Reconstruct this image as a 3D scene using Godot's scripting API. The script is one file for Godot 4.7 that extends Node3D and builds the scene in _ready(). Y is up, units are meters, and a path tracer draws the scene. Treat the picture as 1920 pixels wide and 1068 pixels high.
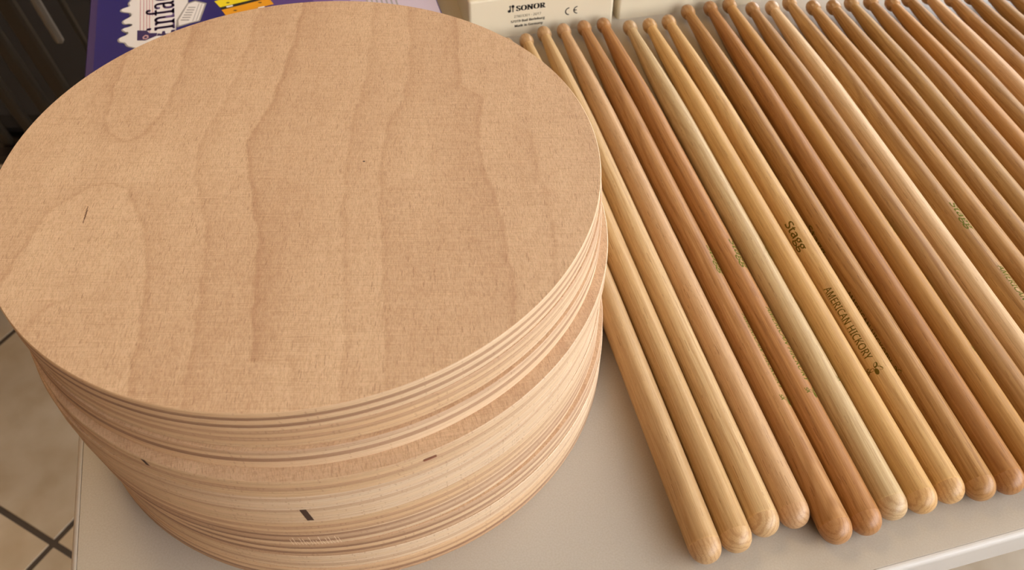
extends Node3D
# A stack of round plywood discs and a row of drumsticks on a beige table by a window.

const TABLE_TURN := 0.2596      # the table stands 14.9 degrees off the camera's axis
const ROOM_TURN := -0.5061      # the room and its floor tiles, 29 degrees the other way
const FLOOR_Y := -0.74
const CEILING_Y := 1.86
const DISC_R := 0.1273
const DISC_T := 0.01089

var rng := RandomNumberGenerator.new()
var taken := {}
var sans: SystemFont
var serif: SystemFont


func _ready() -> void:
	rng.seed = 77
	# ---- camera -------------------------------------------------------------
	var cam := Camera3D.new()
	cam.name = "camera"
	add_child(cam)
	cam.near = 0.02
	cam.far = 60.0
	var at := CameraAttributesPhysical.new()
	at.frustum_focal_length = 37.94
	at.frustum_focus_distance = 0.41
	at.exposure_aperture = 24.0
	at.frustum_near = 0.02
	at.frustum_far = 60.0
	cam.attributes = at
	cam.fov = 35.105
	cam.transform = Transform3D(Basis(Vector3(1.0, -0.002, 0.0022), Vector3(0.003, 0.6625, -0.749), Vector3(0.0, 0.749, 0.6625)).orthonormalized(), Vector3(0, 0.3722, 0))
	cam.current = true
	# ---- sky, exposure ------------------------------------------------------
	var we := WorldEnvironment.new()
	we.name = "world_environment"
	var env := Environment.new()
	var sm := ProceduralSkyMaterial.new()
	sm.sky_top_color = Color(0.86, 0.885, 0.93)
	sm.sky_horizon_color = Color(0.95, 0.95, 0.935)
	sm.ground_bottom_color = Color(0.40, 0.38, 0.34)
	sm.ground_horizon_color = Color(0.55, 0.54, 0.50)
	sm.sky_energy_multiplier = 1.0
	var sky := Sky.new()
	sky.sky_material = sm
	env.sky = sky
	env.background_mode = Environment.BG_SKY
	env.background_energy_multiplier = 6.2
	env.tonemap_mode = Environment.TONE_MAPPER_LINEAR
	env.tonemap_exposure = 1.38
	env.sdfgi_enabled = true
	env.ssao_enabled = true
	env.ssil_enabled = true
	we.environment = env
	add_child(we)

	# ---- the room's warm ceiling lamp (its fitting is built in build_lamp) ----
	var lamp := AreaLight3D.new()
	lamp.name = "ceiling_lamp_light"
	lamp.light_color = Color(1.0, 0.86, 0.655)
	lamp.light_energy = 0.85
	lamp.area_size = Vector2(0.56, 0.56)
	lamp.area_range = 8.0
	lamp.shadow_enabled = true
	add_child(lamp)
	lamp.position = Vector3(-0.85, CEILING_Y - 0.075, -1.25)
	lamp.rotation.x = -PI / 2.0

	sans = SystemFont.new()
	sans.font_names = PackedStringArray(["Droid Sans"])
	serif = SystemFont.new()
	serif.font_names = PackedStringArray(["Droid Serif"])

	build_room()
	build_table()
	build_discs()
	build_sticks()
	build_boxes()
	build_book()
	build_chair()
	build_cabinet()
	build_lamp()


# ============================ helpers ========================================
func numbered(called: String) -> String:
	if not taken.has(called):
		taken[called] = 0
		return called
	taken[called] += 1
	return "%s_%03d" % [called, taken[called]]


func thing(called: String, label: String, category: String, where := Vector3.ZERO, turn := 0.0, group := "") -> Node3D:
	var o := Node3D.new()
	o.name = numbered(called)
	add_child(o)
	o.position = where
	o.rotation.y = turn
	o.set_meta("label", label)
	o.set_meta("category", category)
	if group != "":
		o.set_meta("group", group)
	return o


func part(called: String, mesh: Mesh, mat: Material, parent: Node3D, where := Vector3.ZERO, turn := Vector3.ZERO) -> MeshInstance3D:
	var o := MeshInstance3D.new()
	o.name = called
	o.mesh = mesh
	if mat:
		o.material_override = mat
	parent.add_child(o, true)
	o.position = where
	o.rotation = turn
	return o


func structure(called: String, label: String) -> Node3D:
	var o := Node3D.new()
	o.name = called
	add_child(o)
	o.rotation.y = ROOM_TURN
	o.set_meta("kind", "structure")
	o.set_meta("label", label)
	return o


func mat(c: Color, rough := 0.6, tex: Texture2D = null, called := "") -> StandardMaterial3D:
	var m := StandardMaterial3D.new()
	m.albedo_color = c
	m.roughness = rough
	m.resource_name = called
	if tex:
		m.albedo_texture = tex
	return m


func tri(st: SurfaceTool, v: Array, n: Array, uv: Array) -> void:
	# wound so that the side of the normals is the front
	var g: Vector3 = (v[1] - v[0]).cross(v[2] - v[0])
	var order := [0, 1, 2]
	if g.dot(n[0] + n[1] + n[2]) > 0.0:
		order = [0, 2, 1]
	for i in order:
		st.set_normal(n[i])
		st.set_uv(uv[i])
		st.add_vertex(v[i])


func quad(st: SurfaceTool, a: Vector3, b: Vector3, c: Vector3, d: Vector3, n: Vector3) -> void:
	var uv := [Vector2(0, 0), Vector2(1, 0), Vector2(1, 1), Vector2(0, 1)]
	tri(st, [a, b, c], [n, n, n], [uv[0], uv[1], uv[2]])
	tri(st, [a, c, d], [n, n, n], [uv[0], uv[2], uv[3]])


func add_cbox(st: SurfaceTool, at: Vector3, size: Vector3, c: float) -> void:
	# a box with chamfered edges
	var h := size * 0.5
	for ax in 3:
		var u := (ax + 1) % 3
		var w := (ax + 2) % 3
		for s in [-1.0, 1.0]:
			var q: Array[Vector3] = []
			for k in [[-1, -1], [1, -1], [1, 1], [-1, 1]]:
				var p := Vector3.ZERO
				p[ax] = s * h[ax]
				p[u] = k[0] * (h[u] - c)
				p[w] = k[1] * (h[w] - c)
				q.append(at + p)
			var n := Vector3.ZERO
			n[ax] = s
			quad(st, q[0], q[1], q[2], q[3], n)
		if c <= 0.0:
			continue
		for su in [-1.0, 1.0]:
			for sw in [-1.0, 1.0]:
				var a := Vector3.ZERO
				a[u] = su * h[u]
				a[w] = sw * (h[w] - c)
				var b := Vector3.ZERO
				b[u] = su * (h[u] - c)
				b[w] = sw * h[w]
				var e := Vector3.ZERO
				e[ax] = h[ax] - c
				var n := Vector3.ZERO
				n[u] = su
				n[w] = sw
				quad(st, at + a - e, at + a + e, at + b + e, at + b - e, n.normalized())
	if c > 0.0:
		for sx in [-1.0, 1.0]:
			for sy in [-1.0, 1.0]:
				for sz in [-1.0, 1.0]:
					var s := Vector3(sx, sy, sz)
					var i := h - Vector3(c, c, c)
					var n := s.normalized()
					tri(st, [at + s * Vector3(h.x, i.y, i.z), at + s * Vector3(i.x, h.y, i.z), at + s * Vector3(i.x, i.y, h.z)], [n, n, n], [Vector2.ZERO, Vector2.RIGHT, Vector2.DOWN])


func cbox(size: Vector3, c := 0.002, at := Vector3.ZERO) -> ArrayMesh:
	var st := SurfaceTool.new()
	st.begin(Mesh.PRIMITIVE_TRIANGLES)
	add_cbox(st, at, size, c)
	return st.commit()


func boxes(list: Array, c := 0.0) -> ArrayMesh:
	# list of [centre, size], joined into one mesh
	var st := SurfaceTool.new()
	st.begin(Mesh.PRIMITIVE_TRIANGLES)
	for b in list:
		add_cbox(st, b[0], b[1], c)
	return st.commit()


func lathe(profile: Array, seg: int, turns_uv := 1.0) -> ArrayMesh:
	# profile of Vector2(radius, s): turned round the local -z axis, s metres along it
	var st := SurfaceTool.new()
	st.begin(Mesh.PRIMITIVE_TRIANGLES)
	var n := profile.size()
	var nrm: Array[Vector2] = []
	var total: float = profile[n - 1].y - profile[0].y
	for i in n:
		var d: Vector2 = profile[mini(i + 1, n - 1)] - profile[maxi(i - 1, 0)]
		nrm.append(Vector2(d.y, -d.x).normalized())
	var P := func(i: int, j: int) -> Vector3:
		var a := TAU * j / seg
		return Vector3(sin(a) * profile[i].x, cos(a) * profile[i].x, -profile[i].y)
	var N := func(i: int, j: int) -> Vector3:
		var a := TAU * j / seg
		return Vector3(sin(a) * nrm[i].x, cos(a) * nrm[i].x, -nrm[i].y)
	for i in n - 1:
		for j in seg:
			var uv := [Vector2(float(j) / seg * turns_uv, (profile[i].y - profile[0].y) / total), Vector2(float(j + 1) / seg * turns_uv, (profile[i].y - profile[0].y) / total), Vector2(float(j + 1) / seg * turns_uv, (profile[i + 1].y - profile[0].y) / total), Vector2(float(j) / seg * turns_uv, (profile[i + 1].y - profile[0].y) / total)]
			var p := [P.call(i, j), P.call(i, j + 1), P.call(i + 1, j + 1), P.call(i + 1, j)]
			var q := [N.call(i, j), N.call(i, j + 1), N.call(i + 1, j + 1), N.call(i + 1, j)]
			if profile[i].x > 1e-6:
				tri(st, [p[0], p[1], p[2]], [q[0], q[1], q[2]], [uv[0], uv[1], uv[2]])
			if profile[i + 1].x > 1e-6:
				tri(st, [p[0], p[2], p[3]], [q[0], q[2], q[3]], [uv[0], uv[2], uv[3]])
	return st.commit()


func flat_polygon(pts: PackedVector2Array, y: float, thick: float) -> ArrayMesh:
	# a polygon in (x, z), lying flat, with thickness
	var st := SurfaceTool.new()
	st.begin(Mesh.PRIMITIVE_TRIANGLES)
	var ids := Geometry2D.triangulate_polygon(pts)
	for k in range(0, ids.size(), 3):
		var v := []
		for m in 3:
			v.append(Vector3(pts[ids[k + m]].x, y + thick, pts[ids[k + m]].y))
		tri(st, v, [Vector3.UP, Vector3.UP, Vector3.UP], [Vector2.ZERO, Vector2.RIGHT, Vector2.DOWN])
	var area := 0.0
	for i in pts.size():
		area += pts[i].cross(pts[(i + 1) % pts.size()])
	for i in pts.size():
		var a := pts[i]
		var b := pts[(i + 1) % pts.size()]
		var o := Vector3(b.y - a.y, 0, -(b.x - a.x)).normalized() * signf(area)
		quad(st, Vector3(a.x, y, a.y), Vector3(b.x, y, b.y), Vector3(b.x, y + thick, b.y), Vector3(a.x, y + thick, a.y), o)
	return st.commit()


func letters(text: String, font: Font, bold := 0.0) -> Array:
	# triangles of a line of writing, scaled so that it starts at 0, is 1 long and its capitals are 1 tall
	var tm := TextMesh.new()
	tm.font = font
	tm.text = text
	tm.font_size = 64
	tm.pixel_size = 0.01
	tm.depth = 0.0
	tm.curve_step = 1.0
	var a := tm.surface_get_arrays(0)
	var v: PackedVector3Array = a[Mesh.ARRAY_VERTEX]
	var ids: PackedInt32Array = a[Mesh.ARRAY_INDEX] if a[Mesh.ARRAY_INDEX] != null else PackedInt32Array()
	if ids.is_empty():
		ids = PackedInt32Array(range(v.size()))
	var cap := TextMesh.new()
	cap.font = font
	cap.text = "H"
	cap.font_size = 64
	cap.pixel_size = 0.01
	cap.depth = 0.0
	var cb := cap.get_aabb()
	var tb := tm.get_aabb()
	var out := []
	for k in range(0, ids.size(), 3):
		var t := []
		for m in 3:
			var p := v[ids[k + m]]
			t.append(Vector2((p.x - tb.position.x) / tb.size.x, (p.y - cb.position.y) / cb.size.y))
		out.append(t)
	return out


func split(tris: Array, longest: float, sx: float, sy: float) -> Array:
	# scales the triangles and halves them until no side is longer than that
	var todo := []
	for t in tris:
		todo.append([t[0] * Vector2(sx, sy), t[1] * Vector2(sx, sy), t[2] * Vector2(sx, sy)])
	var out := []
	while not todo.is_empty():
		var t: Array = todo.pop_back()
		var l := [t[0].distance_to(t[1]), t[1].distance_to(t[2]), t[2].distance_to(t[0])]
		var k := 0
		if l[1] > l[0]:
			k = 1
		if l[2] > l[k]:
			k = 2
		if l[k] < longest:
			out.append(t)
			continue
		var a: Vector2 = t[k]
		var b: Vector2 = t[(k + 1) % 3]
		var c: Vector2 = t[(k + 2) % 3]
		var m := (a + b) * 0.5
		todo.append([a, m, c])
		todo.append([m, b, c])
	return out


func written(parent: Node3D, called: String, text: String, font: Font, length: float, cap: float, m: Material, place: Callable, fat := 0.0) -> void:
	# fat: printed again that far to each side, which thickens the strokes
	var st := SurfaceTool.new()
	st.begin(Mesh.PRIMITIVE_TRIANGLES)
	for off in [Vector2.ZERO, Vector2(fat, 0), Vector2(-fat, 0), Vector2(0, fat * 0.5)]:
		for t in split(letters(text, font), 0.02, length, cap):
			var v := []
			var n := []
			for p in t:
				var q: Array = place.call(p + off)
				v.append(q[0])
				n.append(q[1])
			tri(st, v, n, [Vector2.ZERO, Vector2.RIGHT, Vector2.DOWN])
	part(called, st.commit(), m, parent)


# ============================ textures =======================================
func strokes(w: int, h: int, count: int, wide: Vector2i, long: Vector2i, c: Color, alpha: Vector2, lengthwise := true, seed_ := 1) -> Image:
	var r := RandomNumberGenerator.new()
	r.seed = seed_
	var im := Image.create_empty(w, h, false, Image.FORMAT_RGBA8)
	im.fill(Color(c.r, c.g, c.b, 0))
	for i in count:
		var x := r.randi_range(0, w - 1)
		var y := r.randi_range(0, h - 1)
		var a := r.randi_range(wide.x, wide.y)
		var b := r.randi_range(long.x, long.y)
		var k := Color(c.r, c.g, c.b, r.randf_range(alpha.x, alpha.y))
		if lengthwise:
			# a fleck leans by a pixel along its length
			im.fill_rect(Rect2i(x, y, a, b / 2 + 1), k)
			im.fill_rect(Rect2i(x + (1 if r.randf() < 0.3 else 0), y + b / 2, a, b / 2), k)
		else:
			im.fill_rect(Rect2i(x, y, b, a), k)
	return im


func over(im: Image, top: Image) -> void:
	im.blend_rect(top, Rect2i(0, 0, top.get_width(), top.get_height()), Vector2i.ZERO)


func curve_x(pts: Array, z: float) -> float:
	# where a growth ring crosses that line of the veneer (mm); NAN where it does not
	if z < pts[0][1] or z > pts[pts.size() - 1][1]:
		return NAN
	for i in pts.size() - 1:
		if z <= pts[i + 1][1]:
			var t: float = (z - pts[i][1]) / maxf(pts[i + 1][1] - pts[i][1], 0.001)
			return lerpf(pts[i][0], pts[i + 1][0], t)
	return NAN


func veneer_face(top: bool, seed_: int) -> ImageTexture:
	# rotary-cut beech: growth rings, short pores along the grain, sanding marks across it
	var n := 340
	var im := Image.create_empty(n, n, false, Image.FORMAT_RGB8)
	var noise := FastNoiseLite.new()
	noise.seed = seed_
	noise.frequency = 0.02
	noise.fractal_octaves = 3
	var fine := FastNoiseLite.new()
	fine.seed = seed_ + 5
	fine.frequency = 0.11
	fine.fractal_octaves = 3
	# rings: points in mm from the disc's centre, [tone, reach in mm], the darker wood on that side of the ring
	var rings := [
		[[[-40.5, -130.0], [-40.5, -71.4], [-43.3, -34.5], [-47.1, -12.1], [-44.4, 8.7], [-34.7, 32.8], [-29.9, 54.0], [-26.9, 76.3], [-24.3, 96.8], [-21.5, 128.0]], 0.42, 13.0],
		[[[-18.7, -130.0], [-18.5, -88.2], [-19.9, -50.6], [-23.0, -27.5], [-26.8, -14.9], [-24.2, -1.4], [-17.8, 20.3], [-11.0, 45.2], [-8.2, 65.5], [-5.2, 86.8], [-1.6, 105.5]], 0.75, 15.0],
		[[[10.1, 104.0], [12.7, 107.9], [15.8, 128.0]], 0.4, 10.0],
		[[[17.5, -130.0], [18.9, -98.7], [20.5, -63.3], [18.1, -31.9], [18.2, -3.0], [20.2, 29.3], [25.0, 63.7], [29.2, 94.8], [31.5, 128.0]], 0.4, 8.0],
		[[[34.5, -130.0], [40.8, -68.4], [39.0, -43.9], [33.9, -24.2], [32.6, -2.9], [35.3, 29.4], [37.2, 40.7], [41.2, 74.5], [47.3, 128.0]], 0.42, 14.0],
		[[[61.4, -130.0], [62.0, -92.9], [65.4, -55.1], [75.4, -45.3], [75.6, -33.1], [74.6, -12.6], [77.3, 4.2], [82.0, 19.8], [84.7, 31.8], [86.4, 50.5], [90.1, 67.2], [91.5, 128.0]], 0.55, -14.0],
		[[[93.0, -130.0], [94.1, -84.0], [96.3, -55.0], [97.1, -23.9], [100.3, 4.3], [105.0, 27.2], [108.0, 128.0]], 0.35, -5.0],
		[[[-78.4, 12.6], [-70.5, 16.8], [-61.5, 31.1], [-53.3, 52.0], [-50.7, 60.4], [-47.1, 76.5], [-45.0, 91.6], [-42.9, 108.1], [-39.0, 128.0]], 0.6, 13.0],
		[[[-78.4, 12.6], [-86.5, 15.1], [-96.6, 27.9], [-99.9, 37.1], [-103.0, 71.0]], 0.6, -9.0],
		[[[-74.4, 76.4], [-80.4, 78.9], [-84.2, 87.8], [-88.8, 98.3]], 0.45, -7.0],
		[[[-96.7, -130.0], [-96.7, -80.5], [-95.7, -54.7], [-92.3, -30.8], [-88.4, -21.4], [-80.4, -14.1]], 0.5, -6.0],
		[[[-72.0, -130.0], [-71.4, -100.6], [-68.1, -58.7], [-69.1, -33.4], [-73.7, -19.5], [-80.4, -14.1]], 0.5, 12.0],
	]
	var light := Color(0.846, 0.704, 0.552)
	var dark := Color(0.738, 0.577, 0.432)
	for j in n:
		var z := (float(j) / n * 2.0 - 1.0) * DISC_R * 1000.0
		var xs := []
		for r in rings:
			xs.append(curve_x(r[0], z + (0.0 if top else 17.0)) + noise.get_noise_2d(j * 2.0, 400.0) * 1.6)
		for i in n:
			var x := (float(i) / n * 2.0 - 1.0) * DISC_R * 1000.0
			var t := 0.24 + 0.32 * noise.get_noise_2d(i * 0.7, j * 0.22) + 0.16 * fine.get_noise_2d(i, j * 0.35)
			for k in rings.size():
				var cx: float = xs[k]
				if is_nan(cx):
					continue
				var reach: float = rings[k][2]
				var d: float = (x - cx) * signf(reach)
				if d > -0.6:
					var a: float = rings[k][1]
					t += a * 0.64 * exp(-maxf(d, 0.0) / absf(reach)) * clampf((d + 0.6) / 1.0, 0.0, 1.0)
					t += a * 0.36 * exp(-pow((d - 0.8) / 1.2, 2.0))
			im.set_pixel(i, j, light.lerp(dark, clampf(t, -0.1, 1.1)))
	var s := 1536
	im.resize(s, s, Image.INTERPOLATE_CUBIC)
	im.convert(Image.FORMAT_RGBA8)
	over(im, strokes(s, s, 9000, Vector2i(1, 1), Vector2i(14, 120), Color(0.95, 0.81, 0.64), Vector2(0.06, 0.30), false, seed_ + 11))
	over(im, strokes(s, s, 8000, Vector2i(1, 1), Vector2i(10, 80), Color(0.58, 0.41, 0.27), Vector2(0.05, 0.22), false, seed_ + 12))
	over(im, strokes(s, s, 80000, Vector2i(1, 1), Vector2i(5, 15), Color(0.94, 0.79, 0.61), Vector2(0.07, 0.30), true, seed_ + 13))
	over(im, strokes(s, s, 95000, Vector2i(1, 2), Vector2i(4, 14), Color(0.56, 0.39, 0.25), Vector2(0.06, 0.25), true, seed_ + 14))
	over(im, strokes(s, s, 1500, Vector2i(1, 1), Vector2i(8, 20), Color(0.40, 0.25, 0.15), Vector2(0.2, 0.5), true, seed_ + 15))
	if top:
		# two dark marks of the veneer: a slanting crack and a pin knot
		for k in 56:
			var px := int((-82.0 - 0.9 * k / 56.0 + DISC_R * 1000.0) / (2.0 * DISC_R * 1000.0) * s)
			var py := int((36.5 - 9.5 * k / 56.0 + DISC_R * 1000.0) / (2.0 * DISC_R * 1000.0) * s)
			im.fill_rect(Rect2i(px, py, 3 if k > 12 and k < 44 else 2, 1), Color(0.36, 0.22, 0.13))
		var kx := int((26.0 + DISC_R * 1000.0) / (2.0 * DISC_R * 1000.0) * s)
		im.fill_rect(Rect2i(kx, int(s * 0.498), 6, 4), Color(0.20, 0.12, 0.08))
	return ImageTexture.create_from_image(im)


func veneer_relief() -> ImageTexture:
	# open pores and sanding scratches of the sheet
	var s := 1536
	var im := Image.create_empty(s, s, false, Image.FORMAT_RGBA8)
	im.fill(Color(0.6, 0.6, 0.6))
	over(im, strokes(s, s, 9000, Vector2i(1, 1), Vector2i(14, 120), Color(0.8, 0.8, 0.8), Vector2(0.1, 0.4), false, 91))
	over(im, strokes(s, s, 60000, Vector2i(1, 2), Vector2i(5, 15), Color(0.2, 0.2, 0.2), Vector2(0.1, 0.5), true, 92))
	im.bump_map_to_normal_map(1.2)
	return ImageTexture.create_from_image(im)


func ply_edge(a: Color, b: Color, side: Color, seed_: int, cracks: int) -> ImageTexture:
	# the sawn edge of one ply right round the disc: washed paler on the right, window light put into the colour
	var w := 2048
	var h := 32
	var im := Image.create_empty(w, h, false, Image.FORMAT_RGB8)
	var n := FastNoiseLite.new()
	n.seed = seed_
	n.frequency = 0.01
	n.fractal_octaves = 4
	for i in w:
		var th := TAU * i / w
		for j in h:
			var x := cos(th) * 700.0
			var z := sin(th) * 700.0
			var t := 0.5 + 0.8 * n.get_noise_3d(x * 0.10, j * 9.0, z * 0.10) + 0.35 * n.get_noise_3d(x, j * 16.0, z)
			var c := a.lerp(b, clampf(t, 0.0, 1.0))
			# painted window light: the right-hand arc blends to a paler, flatter tone
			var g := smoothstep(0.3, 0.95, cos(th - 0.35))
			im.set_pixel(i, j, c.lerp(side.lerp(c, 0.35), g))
	im.convert(Image.FORMAT_RGBA8)
	over(im, strokes(w, h, 900, Vector2i(1, 2), Vector2i(20, 160), Color(0.52, 0.37, 0.25), Vector2(0.08, 0.30), false, seed_ + 2))
	over(im, strokes(w, h, 700, Vector2i(1, 2), Vector2i(20, 200), Color(0.95, 0.84, 0.68), Vector2(0.10, 0.35), false, seed_ + 3))
	over(im, strokes(w, h, cracks, Vector2i(1, 1), Vector2i(6, 26), Color(0.50, 0.35, 0.24), Vector2(0.10, 0.35), true, seed_ + 4))
	return ImageTexture.create_from_image(im)


func stick_grain(seed_: int, streak: float, pores: int, rings: float) -> ImageTexture:
	# turned hickory, near white: the stick's own colour multiplies it. x round the stick, y along it
	var w := 96
	var h := 160
	var im := Image.create_empty(w, h, false, Image.FORMAT_RGB8)
	var n := FastNoiseLite.new()
	n.seed = seed_
	n.frequency = 1.0
	n.fractal_octaves = 3
	for i in w:
		var th := TAU * i / w
		for j in h:
			var x := cos(th)
			var z := sin(th)
			var y := float(j) / h * 2.2
			var t := n.get_noise_3d(x * 2.6, y * 0.35, z * 2.6) * streak + n.get_noise_3d(x * 8.0 + 20.0, y * 0.9, z * 8.0) * streak * 0.8
			# growth layers cut by the round shape
			var layer := sin((x * 1.5 + n.get_noise_3d(3.0, y * 0.5, 0.0) * 2.6 + y * 0.2) * 9.0)
			t += rings * smoothstep(0.2, 1.0, layer)
			im.set_pixel(i, j, Color(0.98, 0.97, 0.95).lerp(Color(0.74, 0.65, 0.53), clampf(0.30 + t, 0.0, 1.0)))
	im.resize(384, 1280, Image.INTERPOLATE_CUBIC)
	im.convert(Image.FORMAT_RGBA8)
	over(im, strokes(384, 1280, 4200, Vector2i(1, 1), Vector2i(14, 110), Color(0.50, 0.37, 0.26), Vector2(0.05, 0.24), true, seed_ + 1))
	over(im, strokes(384, 1280, 3200, Vector2i(1, 2), Vector2i(12, 70), Color(1.0, 0.99, 0.96), Vector2(0.06, 0.28), true, seed_ + 2))
	over(im, strokes(384, 1280, pores, Vector2i(1, 2), Vector2i(6, 26), Color(0.36, 0.24, 0.15), Vector2(0.12, 0.42), true, seed_ + 3))
	return ImageTexture.create_from_image(im)


func speckle(c0: Color, c1: Color, seed_: int, freq: float, size := 512) -> ImageTexture:
	var n := FastNoiseLite.new()
	n.seed = seed_
	n.frequency = freq
	n.fractal_octaves = 4
	var g := n.get_seamless_image(size, size)
	g.convert(Image.FORMAT_RGB8)
	for y in size:
		for x in size:
			g.set_pixel(x, y, c0.lerp(c1, g.get_pixel(x, y).r))
	return ImageTexture.create_from_image(g)


# ============================ the setting ====================================
func build_room() -> void:
	var plaster := mat(Color(0.86, 0.80, 0.70), 0.9, null, "wall_plaster")
	var ochre := mat(Color(0.66, 0.50, 0.34), 0.9, null, "brown_plaster")
	var white := mat(Color(0.92, 0.88, 0.81), 0.9, null, "ceiling_paint")
	var frame := mat(Color(0.90, 0.89, 0.87), 0.45, null, "window_frame_paint")
	var grout := mat(Color(0.30, 0.25, 0.20), 0.9, null, "grout")
	var glass := StandardMaterial3D.new()
	glass.resource_name = "window_glass"
	glass.albedo_color = Color(1, 1, 1, 0.06)
	glass.transparency = BaseMaterial3D.TRANSPARENCY_ALPHA
	glass.roughness = 0.0
	var x0 := -3.2
	var x1 := 1.45
	var z0 := -2.4
	var z1 := 2.3
	var mid := (FLOOR_Y + CEILING_Y) / 2.0
	var hh := CEILING_Y - FLOOR_Y
	# floor: a grout bed with square tiles 33 cm across
	var fl := structure("floor", "beige stone-look floor tiles with dark grout lines")
	var bed := part("grout_bed", cbox(Vector3(x1 - x0 + 0.4, 0.1, z1 - z0 + 0.4), 0.0), grout, fl, Vector3((x0 + x1) / 2.0, FLOOR_Y - 0.0515, (z0 + z1) / 2.0))
	bed.set_meta("label", "dark grout between the floor tiles")
	var tex := speckle(Color(0.73, 0.64, 0.51), Color(0.83, 0.755, 0.645), 9, 0.009)
	var tiles: Array[StandardMaterial3D] = []
	for k in 3:
		var m := mat(Color(0.98 - 0.03 * k, 0.98 - 0.03 * k, 0.98 - 0.03 * k), 0.42, tex, "floor_tile")
		m.uv1_triplanar = true
		m.uv1_world_triplanar = true
		m.uv1_scale = Vector3(2.2, 2.2, 2.2)
		tiles.append(m)
	var tm := cbox(Vector3(0.3250, 0.012, 0.3250), 0.0008)
	var i0 := int(ceil((x0 - 0.1 + 0.7873) / 0.333))
	var i1 := int(floor((x1 + 0.1 + 0.7873) / 0.333))
	var j0 := int(ceil((z0 - 0.1 + 0.1723) / 0.333))
	var j1 := int(floor((z1 + 0.1 + 0.1723) / 0.333))
	for i in range(i0, i1):
		for j in range(j0, j1):
			part("tile", tm, tiles[rng.randi_range(0, 2)], fl, Vector3(-0.7873 + (i + 0.5) * 0.333, FLOOR_Y - 0.006, -0.1723 + (j + 0.5) * 0.333))
	var ce := structure("ceiling", "white painted ceiling of the room")
	part("ceiling_slab", cbox(Vector3(x1 - x0 + 0.4, 0.12, z1 - z0 + 0.4), 0.0), white, ce, Vector3((x0 + x1) / 2.0, CEILING_Y + 0.06, (z0 + z1) / 2.0))
	var wl := structure("wall_left", "brown plastered wall on the left of the room")
	part("wall_panel", cbox(Vector3(0.2, hh + 0.2, z1 - z0 + 0.4), 0.0), ochre, wl, Vector3(x0 - 0.1, mid, (z0 + z1) / 2.0))
	var wf := structure("wall_front", "brown plastered wall behind the viewer")
	part("wall_panel", cbox(Vector3(x1 - x0, hh + 0.2, 0.2), 0.0), ochre, wf, Vector3((x0 + x1) / 2.0, mid, z1 + 0.1))
	# right wall with a wide window; back wall with a narrower one
	var wr := structure("wall_right", "beige plastered wall with a wide window on the right")
	var sill := 0.10
	var head := 1.78
	var a0 := -2.0
	var a1 := 1.3
	part("wall_panel", boxes([
		[Vector3(x1 + 0.1, (FLOOR_Y - 0.1 + sill) / 2.0, (z0 + z1) / 2.0), Vector3(0.2, sill - FLOOR_Y + 0.1, z1 - z0 + 0.4)],
		[Vector3(x1 + 0.1, (head + CEILING_Y + 0.1) / 2.0, (z0 + z1) / 2.0), Vector3(0.2, CEILING_Y + 0.1 - head, z1 - z0 + 0.4)],
		[Vector3(x1 + 0.1, (sill + head) / 2.0, (z0 - 0.2 + a0) / 2.0), Vector3(0.2, head - sill, a0 - z0 + 0.2)],
		[Vector3(x1 + 0.1, (sill + head) / 2.0, (a1 + z1 + 0.2) / 2.0), Vector3(0.2, head - sill, z1 + 0.2 - a1)]]), plaster, wr)
	window("window_1", "wide white-framed window in the right wall", x1 + 0.1, sill, head, a0, a1, 4, frame, glass, false)
	var wb := structure("wall_back", "beige plastered wall with a window at the back")
	var b0 := -0.3
	var b1 := 1.2
	part("wall_panel", boxes([
		[Vector3((x0 + x1) / 2.0, (FLOOR_Y - 0.1 + sill) / 2.0, z0 - 0.1), Vector3(x1 - x0, sill - FLOOR_Y + 0.1, 0.2)],
		[Vector3((x0 + x1) / 2.0, (head + CEILING_Y + 0.1) / 2.0, z0 - 0.1), Vector3(x1 - x0, CEILING_Y + 0.1 - head, 0.2)],
		[Vector3((x0 + b0) / 2.0, (sill + head) / 2.0, z0 - 0.1), Vector3(b0 - x0, head - sill, 0.2)],
		[Vector3((b1 + x1) / 2.0, (sill + head) / 2.0, z0 - 0.1), Vector3(x1 - b1, head - sill, 0.2)]]), plaster, wb)
	window("window_2", "white-framed window in the back wall", z0 - 0.1, sill, head, b0, b1, 2, frame, glass, true)


func window(called: String, label: String, plane: float, y0: float, y1: float, a0: float, a1: float, panes: int, frame: Material, glass: Material, back: bool) -> void:
	var w := structure(called, label)
	var b := 0.05
	var list := []
	var place := func(a: float, y: float, la: float, ly: float, d: float) -> Array:
		return [Vector3(a, y, plane), Vector3(la, ly, d)] if back else [Vector3(plane, y, a), Vector3(d, ly, la)]
	list.append(place.call((a0 + a1) / 2.0, y0 + b / 2.0, a1 - a0, b, 0.07))
	list.append(place.call((a0 + a1) / 2.0, y1 - b / 2.0, a1 - a0, b, 0.07))
	for k in panes + 1:
		var a := lerpf(a0 + b / 2.0, a1 - b / 2.0, float(k) / panes)
		list.append(place.call(a, (y0 + y1) / 2.0, b, y1 - y0 - 2.0 * b, 0.068))
	part("window_frame", boxes(list, 0.003), frame, w)
	for k in panes:
		var p0 := lerpf(a0 + b / 2.0, a1 - b / 2.0, float(k) / panes) + b / 2.0
		var p1 := lerpf(a0 + b / 2.0, a1 - b / 2.0, float(k + 1) / panes) - b / 2.0
		part("pane", boxes([place.call((p0 + p1) / 2.0, (y0 + y1) / 2.0, p1 - p0, y1 - y0 - 2.0 * b, 0.004)]), glass, w)


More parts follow.
